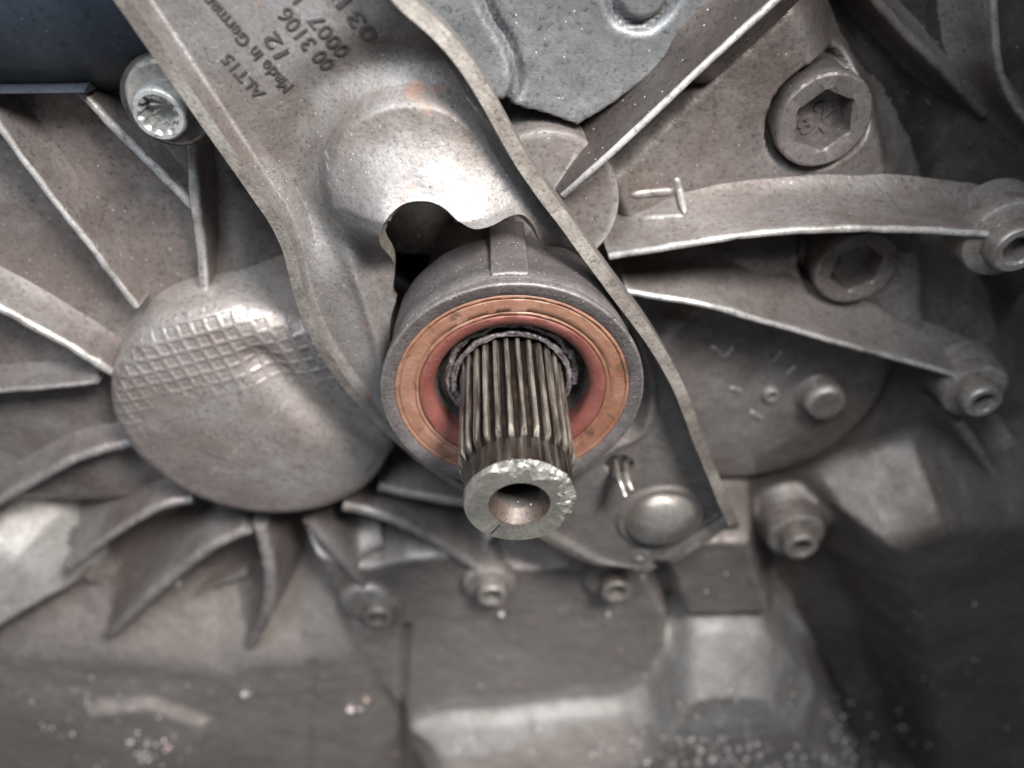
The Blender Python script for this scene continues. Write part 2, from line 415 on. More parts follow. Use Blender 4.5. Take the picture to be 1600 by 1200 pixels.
house = thing('gearbox_housing', (0, BASE, 0), 'dirty grey cast aluminium gearbox housing with radiating ribs behind the steel bracket', 'gearbox')
nz, nx = GX.shape
V = np.stack([GX, G, GZ], -1).reshape(-1, 3)
ALLF = np.array(gridf(nz, nx)); cen = V[ALLF].mean(1)
def split_wall(name, poly, Y, mat, rest, wob=.012):
    sd = poly_sdf(cen[:, 0], cen[:, 2], xz(poly, Y))+wob*fbm(cen[:, 0]*30, cen[:, 2]*30, 77, 3)
    pick = rest & (sd < 0); f = ALLF[pick]
    us, inv = np.unique(f, return_inverse=True)
    mk(name, V[us], inv.reshape(f.shape), mat, house, sharp=None)
    return rest & ~pick
rest = np.ones(len(ALLF), bool)
rest = split_wall('cover_plate', PLATE, .20, GREYPL, rest, .004)
rest0 = rest
rest = split_wall('painted_shade_well', [(520, 220), (850, 220), (850, 580), (500, 600)], .60, OILSHADE, rest, .01)  # wall behind the notch darkened to paint its shade
rest = split_wall('sump_ledge', [(640, 1140), (700, 1120), (850, 1104), (990, 1089), (1034, 1058), (1050, 1005), (1056, 975), (1205, 970), (1240, 1010), (1290, 1072), (1200, 1092), (1060, 1108), (850, 1140), (640, 1172)], .18, LITBARE, rest, .022)  # ledge coloured paler to paint the light on it
rest = split_wall('lit_bulge', [(-500, 800), (30, 835), (95, 880), (120, 925), (80, 975), (0, 1000), (-500, 1000)], .20, LITBARE, rest, .10)  # slope coloured paler, its brightness is painted light
rest = split_wall('lower_case', [(1215, 870), (1215, 800), (1300, 760), (1380, 690), (1990, 560), (1990, 1600), (1500, 1500), (1345, 1180), (1300, 1080), (1230, 965)], .15, LOWC, rest)  # lower right casting coloured darker than the rest of the wall
rest = split_wall('deep_recess', [(1225, -250), (1262, 20), (1345, 110), (1392, 205), (1412, 290), (1470, 330), (1530, 560), (2100, 640), (2100, -300)], .5, OILSHADE, rest)  # recess coloured dark to paint its deep shade
f = ALLF[rest]; us, inv = np.unique(f, return_inverse=True)
mk('housing_wall', V[us], inv.reshape(f.shape), CAST, house, sharp=None)

# ribs: crest line in photo pixels with its depth, swept down to the wall
def rib(pts, wpx, mat=CASTR, draft=0.08, flare=0.055, depth=None, name='rib', n=60, crest=False, hmax=9.0):
    C = np.array([P(a, b, y) for a, b, y in pts]); C = catmull(C, n)
    wd = wpx*SC(pts[0][0], pts[0][1], pts[0][2])*0.5
    T = np.gradient(C, axis=0); T[:, 1] = 0; T /= np.linalg.norm(T, axis=1)[:, None]
    side = np.stack([-T[:, 2], 0*T[:, 0], T[:, 0]], 1)
    H = (Gs(C[:, 0], C[:, 2])-C[:, 1])
    H = np.minimum(np.maximum(H, 0.02)+0.03, hmax)
    if depth: H = np.full(n, depth)
    rows = []
    jit = 1+0.08*fbm(np.linspace(0, 9, n), np.full(n, 2.0), int(pts[0][0]) & 255, 3)
    fr = np.linspace(0, 1, 9)[1:]
    def sidept(sgn):
        out = []
        for f in fr:
            d = wd+(H-wd)*f
            s = wd*jit+draft*d+flare*f**4
            out.append((sgn*s, d))
        return out
    prof = list(reversed(sidept(-1)))
    for a in np.linspace(math.pi, 0, 7):
        prof.append((wd*jit*math.cos(a), wd*(1-math.sin(a))*np.ones(n)))
    prof += sidept(1)
    G2 = np.stack([C+side*s[:, None]+np.stack([0*d, d, 0*d], 1) for s, d in [(np.asarray(s)*np.ones(n), d) for s, d in prof]], 1)
    G2 += 0.0012*fbm(G2[..., 0]*60, G2[..., 2]*60+G2[..., 1]*40, 5, 3)[..., None]
    m = G2.shape[1]
    F = gridf(n, m)+[tuple(range(m)), tuple(range((n-1)*m, n*m))]
    o = fix_normals(mk(name, G2.reshape(-1, 3), F, mat, house, sharp=55))
    if crest:
        o.data.materials.append(CREST)
        for i, p in enumerate(o.data.polygons):
            if i < (n-1)*(m-1) and 8 <= i % (m-1) <= 13: p.material_index = 1
    return o

RIBS = [
    ([(-260, -150, .20), (60, 285, .20), (150, 400, .20), (212, 482, .215)], 15),
    ([(-300, 330, .19), (60, 518, .19), (140, 565, .19), (185, 592, .20)], 17),
    ([(118, 140, .21), (200, 225, .215), (300, 325, .225)], 16),
    ([(298, 225, .20), (305, 330, .20), (314, 400, .21), (318, 470, .225)], 17),
    ([(-300, 634, .21), (60, 608, .20), (150, 598, .20)], 9),
    ([(-200, 900, .19), (60, 750, .20), (130, 715, .205), (205, 695, .22)], 10),
    ([(108, 888, .19), (180, 835, .195), (250, 795, .20), (300, 785, .215)], 10),
    ([(172, 995, .19), (240, 930, .19), (320, 865, .195), (385, 832, .21)], 12),
    ([(392, 1012, .20), (416, 960, .19), (420, 900, .19), (405, 825, .21)], 12),
    ([(572, 925, .215), (530, 875, .21), (480, 818, .21)], 11),
    ([(748, 893, .205), (680, 850, .20), (600, 812, .20), (535, 795, .205)], 12),
    ([(735, 792, .21), (660, 780, .21), (590, 765, .21)], 12),
    ([(1260, -45, .115), (1215, 0, .115), (1100, 105, .12), (1000, 200, .125), (925, 268, .135), (880, 308, .16)], 13),
    ([(952, 404, .185), (1080, 383, .145), (1200, 366, .145), (1350, 360, .15), (1510, 366, .165), (1620, 378, .19)], 12),
    ([(978, 458, .21), (1100, 478, .175), (1200, 506, .18), (1350, 548, .185), (1480, 585, .20), (1560, 615, .22)], 10),
    ([(1270, -120, .34), (1400, 35, .36), (1460, 95, .37), (1540, 180, .43)], 16),
    ([(1555, -160, .36), (1558, 60, .36), (1580, 150, .37), (1660, 260, .40)], 14),
    ([(1500, 660, .24), (1540, 720, .24), (1600, 810, .25), (1700, 900, .26)], 14),
    ([(230, 1010, .28), (300, 935, .30), (380, 900, .30)], 10),
]
for k, (pts, wpx) in enumerate(RIBS): rib(pts, wpx*(1.55 if 4 < k < 12 else 1), mat=CASTD if k == 12 else CASTR, crest=k in (0, 1, 2, 3, 14+0, 13, 12), hmax=np.linspace(.135, .085, 60) if k in (13, 14) else 9.0, **(dict(draft=.03, flare=.02) if k < 5 else dict(draft=.05, flare=.03) if k in (13, 14) else {}))

# round domed boss on the left, waffle relief round its upper rim
bc = P(396, 676, 0.155); BR = 222*SC(396, 676, 0.155)
nr, nt_ = 130, 840
u = np.concatenate([np.linspace(0, 1, 190), np.linspace(1.0, 1.28, 21)[1:]])
TH, U = np.meshgrid(np.linspace(0, 2*math.pi, nt_, endpoint=False), u)
rad = np.where(U < 1, U*BR, BR+(U-1)*BR*0.55+BR*.3*np.clip(U-1.10, 0, 1)**2*4)
yy = np.where(U < 0.90, 0.010*(U/0.9)**2, 0)
t = np.clip((U-0.84)/0.16, 0, 1)
yy = yy+0.010*(U >= 0.90)+0.042*(1-np.sqrt(np.clip(1-t*t, 0, 1)))
yy = yy+np.where(U > 1, (U-1)/0.28*0.21, 0)
bx = rad*np.cos(TH); bz = rad*np.sin(TH)
cell = 23*SC(396, 600, 0.13)
ca, sa = math.cos(math.radians(-14)), math.sin(math.radians(-14))
gx1 = (bx*ca-bz*sa*1.0)/cell; gz1 = (bx*sa+bz*ca)/(cell*0.98)
lx = np.abs((gx1 % 1)-0.5); lz = np.abs((gz1 % 1)-0.5)
line = np.maximum(sstep(0.31, 0.39, lx), sstep(0.31, 0.39, lz))
zone = sstep(0.30, 0.52, bz/BR+0.10*fbm(bx*20, bz*20, 4, 3))*sstep(1.02, 0.94, U)
zone = np.maximum(zone, sstep(0.66, 0.80, U)*sstep(1.02, 0.94, U)*sstep(-0.25, 0.05, bz/BR)*sstep(0.2, -0.3, bx/BR))
zone = zone*(0.65+0.7*fbm(bx*9, bz*9, 8, 3))
yy = yy-0.0020*line*np.clip(zone, 0, 1)
g1 = P(400, 585, 0.13)-bc; g2 = P(570, 750, 0.13)-bc
dv = line_dist(bx, bz, [(g1[0], g1[2]), (g2[0]*1.1, g2[2]*1.1)])
yy = yy+0.020*np.exp(-(dv/0.028)**2)
yy = yy+0.0012*fbm(bx*30, bz*30, 9, 4)
V = np.stack([bc[0]+bx, bc[1]+yy, bc[2]+bz], -1).reshape(-1, 3)
mk('round_boss', V, gridf(len(u), nt_, True), COVER, house, sharp=None)

# other bosses cast onto the housing
def boss(px, py, rpx, Y, h, mat=CASTR, name='bolt_boss', hole=0.0):
    c = P(px, py, Y); r = rpx*SC(px, py, Y)
    pr = [(0.0001, 0), (r*0.80, 0), (r*0.92, 0.003), (r*0.98, 0.009), (r, 0.018), (r*1.05, h*0.6), (r*1.08, h*.85), (r*(1.4 if h > .1 else 1.1), h)]
    return lathe_obj(name, c, pr, mat, house, 72, noise=0.0, seed=int(px), sharp=50)
boss(258, 164, 72, .155, .22, OILSHADE)
hub = P(850, 322, .19); hr = 118*SC(850, 322, .19)
lathe_obj('bearing_hub', hub, [(0.0001, 0), (hr*.5, 0), (hr*.9, 0), (hr*.985, .0), (hr*.997, .003), (hr, .02), (hr*1.05, .12), (hr*1.2, .2)], CASTR, house, 96)
BP = [(1588, 384, 64, .185), (1532, 622, 50, .20), (1249, 850, 46, .20), (955, 918, 38, .20), (764, 925, 38, .20), (578, 955, 44, .21)]
BPH = {1249: .05, 955: .10, 764: .10, 578: .10}
for px, py, r, Y in BP: boss(px-4, py-8, r, Y, BPH.get(px, .07))

# cast relief marks
def slab(name, pts, wpx, Y, h, mat, parent):
    C = catmull([P(a, b, Y) for a, b in pts], 16)
    return rib([(a, b, Y) for a, b in pts], wpx, mat, draft=.12, flare=.006, depth=h, name=name, n=16)
bpy.context.view_layer.update()
def surf(px, py):
    d = FWD+RGT*((px-800)/F_PX)+UPV*((600-py)/F_PX)
    h = scene.ray_cast(bpy.context.evaluated_depsgraph_get(), Vector(CAM*S), Vector(d).normalized())
    return float(h[1][1])/S if h[0] else .25
def slab(name, pts, wpx, off, h, mat, parent):
    C = catmull([P(a, b, surf(a, b)) for a, b in pts], 24); r = wpx*.62*SC(pts[0][0], pts[0][1], .2)
    T = np.gradient(C, axis=0); T /= np.linalg.norm(T, axis=1)[:, None]
    A_ = np.cross(T, np.array([0, 1.0, 0])); A_ /= np.linalg.norm(A_, axis=1)[:, None]; B_ = np.cross(T, A_)
    e = np.sqrt(np.clip(1-np.linspace(-1, 1, 24)**6, .02, 1))[:, None]
    V = np.stack([C+r*e*(math.cos(q)*A_+.75*math.sin(q)*B_) for q in np.linspace(0, 2*math.pi, 14, endpoint=False)], 1)
    return fix_normals(mk(name, V.reshape(-1, 3), gridf(24, 14, True)+[tuple(range(14)), tuple(range(23*14, 336))], mat, parent))
slab('casting_mark', [(986, 304), (1052, 298)], 11, .006, .014, MARKM, house)
slab('casting_mark', [(998, 344), (1068, 339)], 12, .006, .014, MARKM, house)
slab('casting_mark', [(1056, 278), (1062, 298), (1070, 334)], 11, .006, .014, MARKM, house)
for pts in ([(1112, 540), (1132, 560)], [(1132, 560), (1148, 540)], [(1196, 550), (1206, 566), (1222, 548)], [(1228, 586), (1244, 572)], [(1140, 606), (1158, 612)], [(1172, 642), (1192, 656)]):
    slab('casting_mark', pts, 8, .004, .012, CASTR, house)
lathe_obj('casting_ring', P(1206, 620, .288), [(.016, .02), (.015, .004), (.013, 0), (.010, .001), (.0085, .006), (.0001, .008)], CASTR, house, 32)

# dark smooth cover in the top left corner
cov = thing('side_cover', P(60, 40, .2), 'smooth blue-black rounded cover in the top left corner above the ribs', 'cover')
A, Bp = P(-260, 60, .20), P(250, 60, .20)
xs = np.linspace(A[0], Bp[0]+0.05, 60); th = np.linspace(-math.pi*0.62, math.pi*0.75, 50)
R0 = 0.17
rows = []
for k, x in enumerate(xs):
    e = max(0, (k-50)/9.0); r = R0*math.sqrt(max(0.02, 1-e*e))
    rows.append(np.stack([np.full(50, x), .32-r*np.cos(th), A[2]+.075+r*np.sin(th)], 1))
V = np.array(rows); V[..., 1] += .004*fbm(V[..., 0]*12, V[..., 2]*12, 2, 3)
fix_normals(mk('cover_shell', V.reshape(-1, 3), gridf(60, 50), DARKC, cov))
lo = P(-260, 130, .24); lo2 = P(120, 128, .24)
vv = []
for x in np.linspace(lo[0], lo2[0]+.03, 30):
    for a in np.linspace(0, 2*math.pi, 12, endpoint=False):
        vv.append((x, .24+.05*math.cos(a), lo[2]+.006*math.sin(a)))
fix_normals(mk('cover_rim', np.array(vv), gridf(30, 12, True)+[tuple(range(12)), tuple(range(29*12, 360))], DARKC, cov))

# ------------------------------------------------------------------ bolts and plugs
def bolt(px, py, Y, rpx, label, bright=False, kind='hex', proud=.045):
    c = P(px, py, Y); s = SC(px, py, Y); r = rpx*s
    t = thing('flange_bolt' if not bright else 'socket_bolt', c, label, 'bolt', 'bolts on the gearbox housing')
    m1 = BOLTB if bright else BOLT
    lathe_obj('flange', c, [(0.0001, proud*.62), (r*1.50, proud*.62), (r*1.62, proud*.68), (r*1.66, proud*.8), (r*1.66, proud*1.3)], BOLT, t, 56, noise=.0006)
    k = kind
    so = .66 if bright else .56
    lathe_obj('head', c, [(r*.98, proud), (r, proud*.7), (r, .006), (r*.95, .0015), (r*.9, 0), (r*(so+.10), 0.0), (r*so, .003, k), (r*so*.97, .030, k), (r*.3, .034), (0.0001, .034)],
              m1, t, 96, mod=MOD, noise=.0005, sharp=30)
    return t
bolt(247, 180, .10, 42, 'bright twelve-point socket bolt beside the upper left edge of the bracket', True, 'star', .06)
bolt(1592, 392, .145, 40, 'bolt with stepped collar cut off by the right edge of the picture', proud=.05)
bolt(1538, 630, .165, 30, 'dark bolt at the tip of the long lower right rib', proud=.045)
bolt(1253, 857, .16, 27, 'hollow bolt to the right of the lower corner of the bracket', proud=.05)
bolt(964, 927, .165, 25, 'hollow bolt just under the bottom tip of the bracket', proud=.05)
bolt(769, 934, .17, 24, 'small bolt straight below the splined shaft', proud=.045)
bolt(590, 968, .19, 24, 'blurred sunken bolt, leftmost of the row below the round boss', proud=.03)

def text_mesh(body, size, ext):
    cu = bpy.data.curves.new('t', 'FONT'); cu.body = body; cu.size = size; cu.extrude = ext
    cu.bevel_depth = ext*0.5; cu.bevel_resolution = 1; cu.resolution_u = 3
    ob = bpy.data.objects.new('t', cu); COL.objects.link(ob)
    bpy.context.view_layer.update()
    me = bpy.data.meshes.new_from_object(ob.evaluated_get(bpy.context.evaluated_depsgraph_get()))
    bpy.data.objects.remove(ob)
    v = np.zeros(len(me.vertices)*3); me.vertices.foreach_get('co', v); F = [tuple(p.vertices) for p in me.polygons]
    bpy.data.meshes.remove(me)
    return v.reshape(-1, 3), F

def text_on(name, body, p0, p1, Y, parent, mat, ext=.0018, hpx=None, yfun=None):
    """text lying on plane y=Y, baseline from photo pixel p0 to p1"""
    a, b = P(p0[0], p0[1], Y), P(p1[0], p1[1], Y)
    L = np.linalg.norm(b-a); ux = (b-a)/L; uy = np.cross(np.array([0, -1.0, 0]), ux)
    v, F = text_mesh(body, 1.0, 0.0); w_ = v[:, 0].max()-v[:, 0].min()
    hh = (hpx*SC(p0[0], p0[1], Y)/0.7) if hpx else L/w_
    v, F = text_mesh(body, 1.0, ext/hh)
    v[:, 0] = (v[:, 0]-v[:, 0].min())*(L/w_); v[:, 1] *= hh; v[:, 2] *= hh
    pts = a+ux*v[:, :1]+uy*v[:, 1:2]+np.array([0, -1.0, 0])*v[:, 2:3]
    if yfun: pts[:, 1] += yfun(pts[:, 0], pts[:, 2])-Y-.0003
    return mk(name, pts, F, mat, parent, sharp=30)

def plug(px, py, Y, rpx, label, rot, chars):
    c = P(px, py, Y); r = rpx*SC(px, py, Y)
    t = thing('screw_plug', c, label, 'plug', 'hex socket plugs in the housing')
    MOD['hx'] = lambda th: hexmod(th, rot)
    lathe_obj('plug_head', c, [(r*.96, .075), (r*.97, .03), (r, .022), (r, .010), (r*.97, .003), (r*.92, 0), (r*.66, .001), (r*.60, .004, 'hx'), (r*.575, .036, 'hx'), (r*.5, .037, 'hx'), (.0001, .037)],
              PLUGM, t, 120, mod=MOD, noise=.0008, seed=int(px), sharp=32)
    for body, p0, p1, h in chars: text_on('lettering', body, p0, p1, Y+.036, t, PLUGM, .0016, h)
    return t
plug(1289, 190, .230, 76, 'large hex socket plug with raised figures, upper right above the long rib', .35,
     [('8', (1254, 212), (1272, 198), 26), ('2', (1284, 186), (1300, 172), 26), ('L', (1290, 212), (1306, 199), 20)])
plug(1340, 420, .255, 65, 'smaller hex socket plug half hidden under the long upper right rib', .6,
     [('11', (1312, 418), (1342, 400), 20)])
# ------------------------------------------------------------------ steel bracket
YE, YW, TK = .058, .112, .017
LP = [(130, -110), (204, 0), (439, 342), (461, 392), (472, 445), (483, 484), (508, 540), (542, 592), (600, 660), (655, 710), (720, 756), (800, 806), (885, 854), (940, 884), (1000, 899)]
RP = [(540, -110), (612, 0), (680, 64), (735, 135), (808, 262), (880, 362), (945, 450), (1012, 540), (1052, 610), (1083, 690), (1108, 750), (1128, 800), (1147, 838)]
nr = 420
def arclen(C, n):
    d = np.concatenate([[0], np.cumsum(np.linalg.norm(np.diff(C, axis=0), axis=1))]); u = np.linspace(0, d[-1], n)
    return np.stack([np.interp(u, d, C[:, i]) for i in range(3)], 1)
HL = lambda py: .030-.015*float(sstep(300, 420, py))        # the left flange gets lower past its kink
def soft(C, k=5):
    ker = np.ones(2*k+1)/(2*k+1)
    return np.stack([np.convolve(np.pad(C[:, i], k, 'reflect', reflect_type='odd'), ker, 'valid') for i in range(3)], 1)
Lw = soft(arclen(np.array([P(a, b, YW-HL(b)) for a, b in LP]), nr)); Rw = arclen(catmull([P(a, b, YE) for a, b in RP], 1200), nr)
HLr = (YW-Lw[:, 1:2]).copy()
nl = fbm(np.linspace(0, 14, nr), np.full(nr, 3.3), 31, 3)[:, None]
jr = fbm(np.linspace(0, 22, nr), np.full(nr, 7.7), 32, 3)[:, None]
YC = .055
RECP = xz([(525, 352), (503, 300), (502, 245), (528, 185), (578, 150), (640, 138), (705, 150), (770, 200), (838, 290), (900, 380), (960, 462), (1000, 540), (1015, 610), (1000, 672), (950, 700), (880, 745), (800, 775), (700, 750), (640, 690), (608, 610), (592, 530), (560, 430)], YW)
DOME = P(1032, 808, YW); DR = 56*SC(1032, 808, YW)
DIM = P(1000, 868, YW)
ZT, ZB = P(640, 138, YW)[2], P(640, 318, YC)[2]
ZL0, ZL1 = P(520, 330, YW)[2], P(560, 440, YW)[2]
RECP = [tuple(c[:2]) for c in catmull([np.array([a, b, 0]) for a, b in RECP+RECP[:3]], 240)[10:-12]]
def relief(x, z):
    sd = poly_sdf(x, z, RECP)
    v = np.clip((ZT-z)/(ZT-ZB), 0, 1.15)
    low = sstep(ZL1, ZL0, z)                                   # the hood runs out along the lower left crease
    y = YW-sstep(.006, -.018, sd)*(.017*low+(.012*v+.031*v*v)*low*sstep(-.005, .09, -sd))
    y = y+.020*np.exp(-((sd-.030)/.028)**2)*low                # drawn-in gutter round the hood
    y = y-.006*(1-low)*np.exp(-((sd-.004)/.010)**2)+.020*(1-low)*sstep(.004, -.018, sd)            # raised crease
    d = np.hypot(x-DOME[0], z-DOME[2])/DR
    y = y-.006*sstep(1.30, 1.16, d)
    dm = np.hypot(x-DIM[0], z-DIM[2]); y = y-.008*np.exp(-(dm/.016)**4)+.010*np.exp(-(dm/.009)**2)
    return y+.0035*fbm(x*7, z*7, 41, 3)+.0005*fbm(x*60, z*60, 42, 2)
rf = .006; nw = 300
hl = np.linspace(1, 0, 7)
cols = []
end = np.linspace(0, 1, nr)[:, None]
hs = sstep(1.0, .90, end)*.85+.15       # the flanges die out towards the bottom tip
hr_ = sstep(1.02, .97, end)*.6+.4
dirv = (Rw-Lw); dirv[:, 1] = 0; W = np.linalg.norm(dirv, axis=1)[:, None]; dirv = dirv/W
# true in-plane normals to each edge
def inward(Ew, s):
    T = np.gradient(Ew, axis=0); T[:, 1] = 0; T /= np.linalg.norm(T, axis=1)[:, None]
    nn = np.stack([-T[:, 2], 0*T[:, 0], T[:, 0]], 1); sg = np.sign((nn*dirv).sum(1))*s
    return nn*sg[:, None]
nL, nR = inward(Lw, 1), inward(Rw, -1)
Hh = YW-YE
for h in np.linspace(1, .34, 9):
    c = Lw.copy(); c[:, 1:2] = YW-HLr*h*hs+.002*nl*(h > .9); c += nL*.004*(1-h); cols.append(c)
for a in np.linspace(0, math.pi/2, 6)[1:]:
    c = Lw+nL*(.004+rf*(1-math.cos(a))); c[:, 1:2] = YW-np.minimum(HLr*hs*.34, rf)*(1-math.sin(a)); cols.append(c)
l0 = cols[-1]
rc = []
for h in np.linspace(1, .34, 9):
    c = Rw.copy(); c[:, 1:2] = YW-Hh*h*hr_+.002*jr*(h > .9); c += nR*.004*(1-h)+nR*(.0012*jr); rc.append(c)
for a in np.linspace(0, math.pi/2, 6)[1:]:
    c = Rw+nR*(.004+rf*(1-math.cos(a))); c[:, 1:2] = YW-np.minimum(Hh*hr_*.34, rf)*(1-math.sin(a)); rc.append(c)
r0 = rc[-1]
for f in np.linspace(0, 1, nw)[1:-1]:
    c = l0*(1-f)+r0*f
    k = np.minimum(1, np.minimum(f, 1-f)*25)
    c[:, 1] = c[:, 1]*(1-k)+relief(c[:, 0], c[:, 2])*k
    cols.append(c)
cols += rc[::-1]
FR = np.stack(cols, 1)                        # rows x cols x 3
uu = np.linspace(0, 1, FR.shape[1]); hb = sstep(.22, .36, uu)*.015
last = FR[-1]; tdir = np.array([math.sin(.45)*-.0, 0, -1.0])
lip = []
for a in np.linspace(0, math.pi/2, 5)[1:]:
    c = last.copy(); c += tdir*(.010*math.sin(a)); c[:, 1] = np.minimum(c[:, 1], YW-.010*(1-math.cos(a))*hb/.015); lip.append(c)
for h in np.linspace(.25, 1, 6):
    c = last.copy(); c += tdir*.0105; c[:, 1] = np.minimum(c[:, 1], YW-hb*h+.003*fbm(uu*9, uu*0+2, 12, 3)*(h > .9)); lip.append(c)
FR = np.concatenate([FR, np.array(lip)], 0)
du = np.gradient(FR, axis=1); dvv = np.gradient(FR, axis=0)
NN = np.cross(du, dvv); NN /= np.linalg.norm(NN, axis=2)[..., None]
if NN[nr//3, FR.shape[1]//2][1] < 0: NN = -NN
brk = thing('support_bracket', P(800, 700, YW), 'worn channel shaped steel bracket running diagonally around the seal, with raised lettering', 'bracket')
cut = [(650, 560, .11), (628, 500, .105), (611, 482, .10), (613, 440, .095), (607, 415, .088), (598, 385, .080), (595, 355, .070), (606, 332, .062), (630, 318, .055), (662, 314, .055), (690, 320, .055), (715, 336, .055), (740, 350, .055), (768, 351, .055), (800, 346, .055), (822, 352, .055), (838, 372, .060), (846, 400, .07), (850, 440, .08), (860, 560, .1)]
cp = [tuple(P(*c)[[0, 2]]) for c in catmull(cut, 110)]
hc = P(967, 727, YW); hrr = 24*SC(967, 727, YW)
def cut_poly_sign(x, z):
    return np.maximum.reduce([-poly_sdf(x, z, cp), .1762-np.hypot(x, z), hrr-np.hypot(x-hc[0], z-hc[2])])
n_, m_ = FR.shape[:2]
VX = FR.reshape(-1, 3).copy(); NX = NN.reshape(-1, 3).copy()
sd = cut_poly_sign(VX[:, 0], VX[:, 2])
ci = np.arange(len(VX)) % m_; sd[ci >= m_-14] = np.minimum(sd[ci >= m_-14], -1e-3)
quads = np.array(gridf(n_, m_))
ed = np.unique(np.sort(np.concatenate([quads[:, [0, 1]], quads[:, [1, 2]], quads[:, [2, 3]], quads[:, [3, 0]]]), 1), axis=0)
ia, ib = ed[:, 0], ed[:, 1]; cr = np.nonzero(sd[ia]*sd[ib] < 0)[0]
best = {}
for e in cr:
    p, q = ia[e], ib[e]; t = sd[p]/(sd[p]-sd[q])
    k, pos, dd_ = (p, VX[p]*(1-t)+VX[q]*t, t) if t < .5 else (q, VX[p]*(1-t)+VX[q]*t, 1-t)
    if k not in best or dd_ < best[k][0]: best[k] = (dd_, pos)
for k, (d_, pos) in best.items(): VX[k] = pos; sd[k] = 0.0
F = []
for qd in quads:
    s4 = sd[qd]
    if (s4 <= 0).all():
        if (s4 < 0).any(): F.append(tuple(qd))
    elif (s4 < 0).any():
        z = [i for i in range(4) if s4[i] < 0]
        for i in z:
            if s4[(i+1) % 4] <= 0 and s4[(i-1) % 4] <= 0: F.append((qd[(i-1) % 4], qd[i], qd[(i+1) % 4]))
used = np.unique(np.concatenate([np.array(f) for f in F])); mp_ = -np.ones(len(VX), int); mp_[used] = np.arange(len(used))
VX = VX[used]; NX = NX[used]; F = [tuple(int(mp_[i]) for i in f) for f in F]; o_ = len(VX)
cnt = {}
for f in F:
    for i in range(len(f)):
        e = (f[i], f[(i+1) % len(f)]); cnt[tuple(sorted(e))] = cnt.get(tuple(sorted(e)), [])+[e]
bound = [v[0] for v in cnt.values() if len(v) == 1]
FF2 = F+[tuple(i+o_ for i in reversed(f)) for f in F]+[(b_, a_, a_+o_, b_+o_) for a_, b_ in bound]
body = mk('bracket_plate', np.concatenate([VX, VX+NX*TK]), FF2, STEEL, brk, sharp=42)
fix_normals(body)
body.data.materials.append(RIMM)
for p in list(body.data.polygons)[2*len(F):]: p.material_index = 1

pr = [(DR*1.02*math.sin(a), .036*(1-math.cos(a))) for a in np.linspace(0.0005, math.pi/2, 18)]
lathe_obj('pressed_dome', (DOME[0], YW-.036, DOME[2]), pr, DOMEM, brk, 64, noise=.0012, sharp=None)
YT = YW-.0005
for bodyt, p0, p1, h in [
    ('ALT15', (416, 146), (360, 82), 19), ('Made in Germany', (458, 136), (318, -24), 19), ('12', (452, 82), (432, 48), 25),
    ('00 3106', (524, 104), (452, 8), 24), ('0007  1', (548, 82), (478, -12), 24), ('031', (592, 56), (546, -6), 25)]:
    text_on('lettering', bodyt, p0, p1, YT, brk, STEELT, .0012, h, relief)

# ------------------------------------------------------------------ seal carrier, seal, shaft
car = thing('seal_carrier', (0, .1, 0), 'rough dark metal cylinder with a rim that holds the orange seal', 'bearing housing')
lathe_obj('carrier_rim', (0, 0, 0), [(.158, .020), (.1586, .0052), (.1605, .0034), (.1735, .0006), (.1755, .0002), (.1772, .0012), (.1778, .003), (.1780, .0075), (.1768, .0092), (.1745, .0095), (.1738, .011), (.166, .023)], CARR, car, 200, noise=.0005, sharp=45)
lathe_obj('carrier_barrel', (0, 0, 0), [(.150, .020), (.1736, .0205), (.1742, .024), (.1738, .045), (.1705, .050), (.1700, .075), (.1690, .110), (.1670, .140), (.160, .148), (.150, .150)], CARR, car, 160, noise=.0018, seed=4, sharp=50)
lathe_obj('carrier_neck', (0, 0, 0), [(.152, .1495), (.130, .151), (.128, .34)], OILSHADE, car, 120)  # neck coloured dark to paint the shade inside the notch
# axial strap on top of the barrel
def arcslab(name, a0, a1, y0, y1, r0, r1, mat, parent, n=14):
    V = []
    for r in (r0, r1):
        for y in np.linspace(y0, y1, 6):
            for a in np.linspace(a0, a1, n):
                V.append((r*math.cos(a), y, r*math.sin(a)))
    V = np.array(V); k = 6*n
    F = gridf(6, n)+gridf(6, n, base=k)
    for j in range(n-1): F += [(j, j+1, j+1+k, j+k), (5*n+j, 5*n+j+1, 5*n+j+1+k, 5*n+j+k)]
    for i in range(5): F += [(i*n, i*n+n, i*n+n+k, i*n+k), (i*n+n-1, i*n+2*n-1, i*n+2*n-1+k, i*n+n-1+k)]
    o = fix_normals(mk(name, V, F, mat, parent, sharp=35))
    b = o.modifiers.new('bevel', 'BEVEL'); b.width = .0015*S*2; b.segments = 2; b.limit_method = 'ANGLE'
    return o
def angx(px): return math.acos(max(-1, min(1, (px-801)*.00079/.17)))
arcslab('strap', math.radians(83), math.radians(98.5), .024, .165, .150, .1785, CARR, car)

seal = thing('shaft_seal', (0, .01, 0), 'round orange-brown shaft seal with a red inner lip around the splined shaft', 'seal')
lathe_obj('outer_face', (0, 0, 0), [(.1590, .02), (.1588, .0058), (.1572, .0044), (.1545, .0046), (.1535, .0068), (.1522, .0070), (.1512, .0054), (.149, .0056), (.141, .0060), (.1345, .0064), (.1335, .0084), (.1318, .0086), (.1308, .0068), (.128, .0070), (.1268, .009), (.1262, .03)], ORANGE, seal, 180, noise=.0009, sharp=60)
lathe_obj('inner_lip', (0, 0, 0), [(.1272, .03), (.1268, .0085), (.1255, .0066), (.121, .0070), (.114, .0098), (.109, .0135), (.1062, .018), (.1060, .024), (.112, .05)], RED, seal, 160, noise=.0009, seed=7, sharp=60)
lathe_obj('seal_recess', (0, 0, 0), [(.114, .045), (.104, .075), (.070, .08)], OILSHADE, seal, 96)

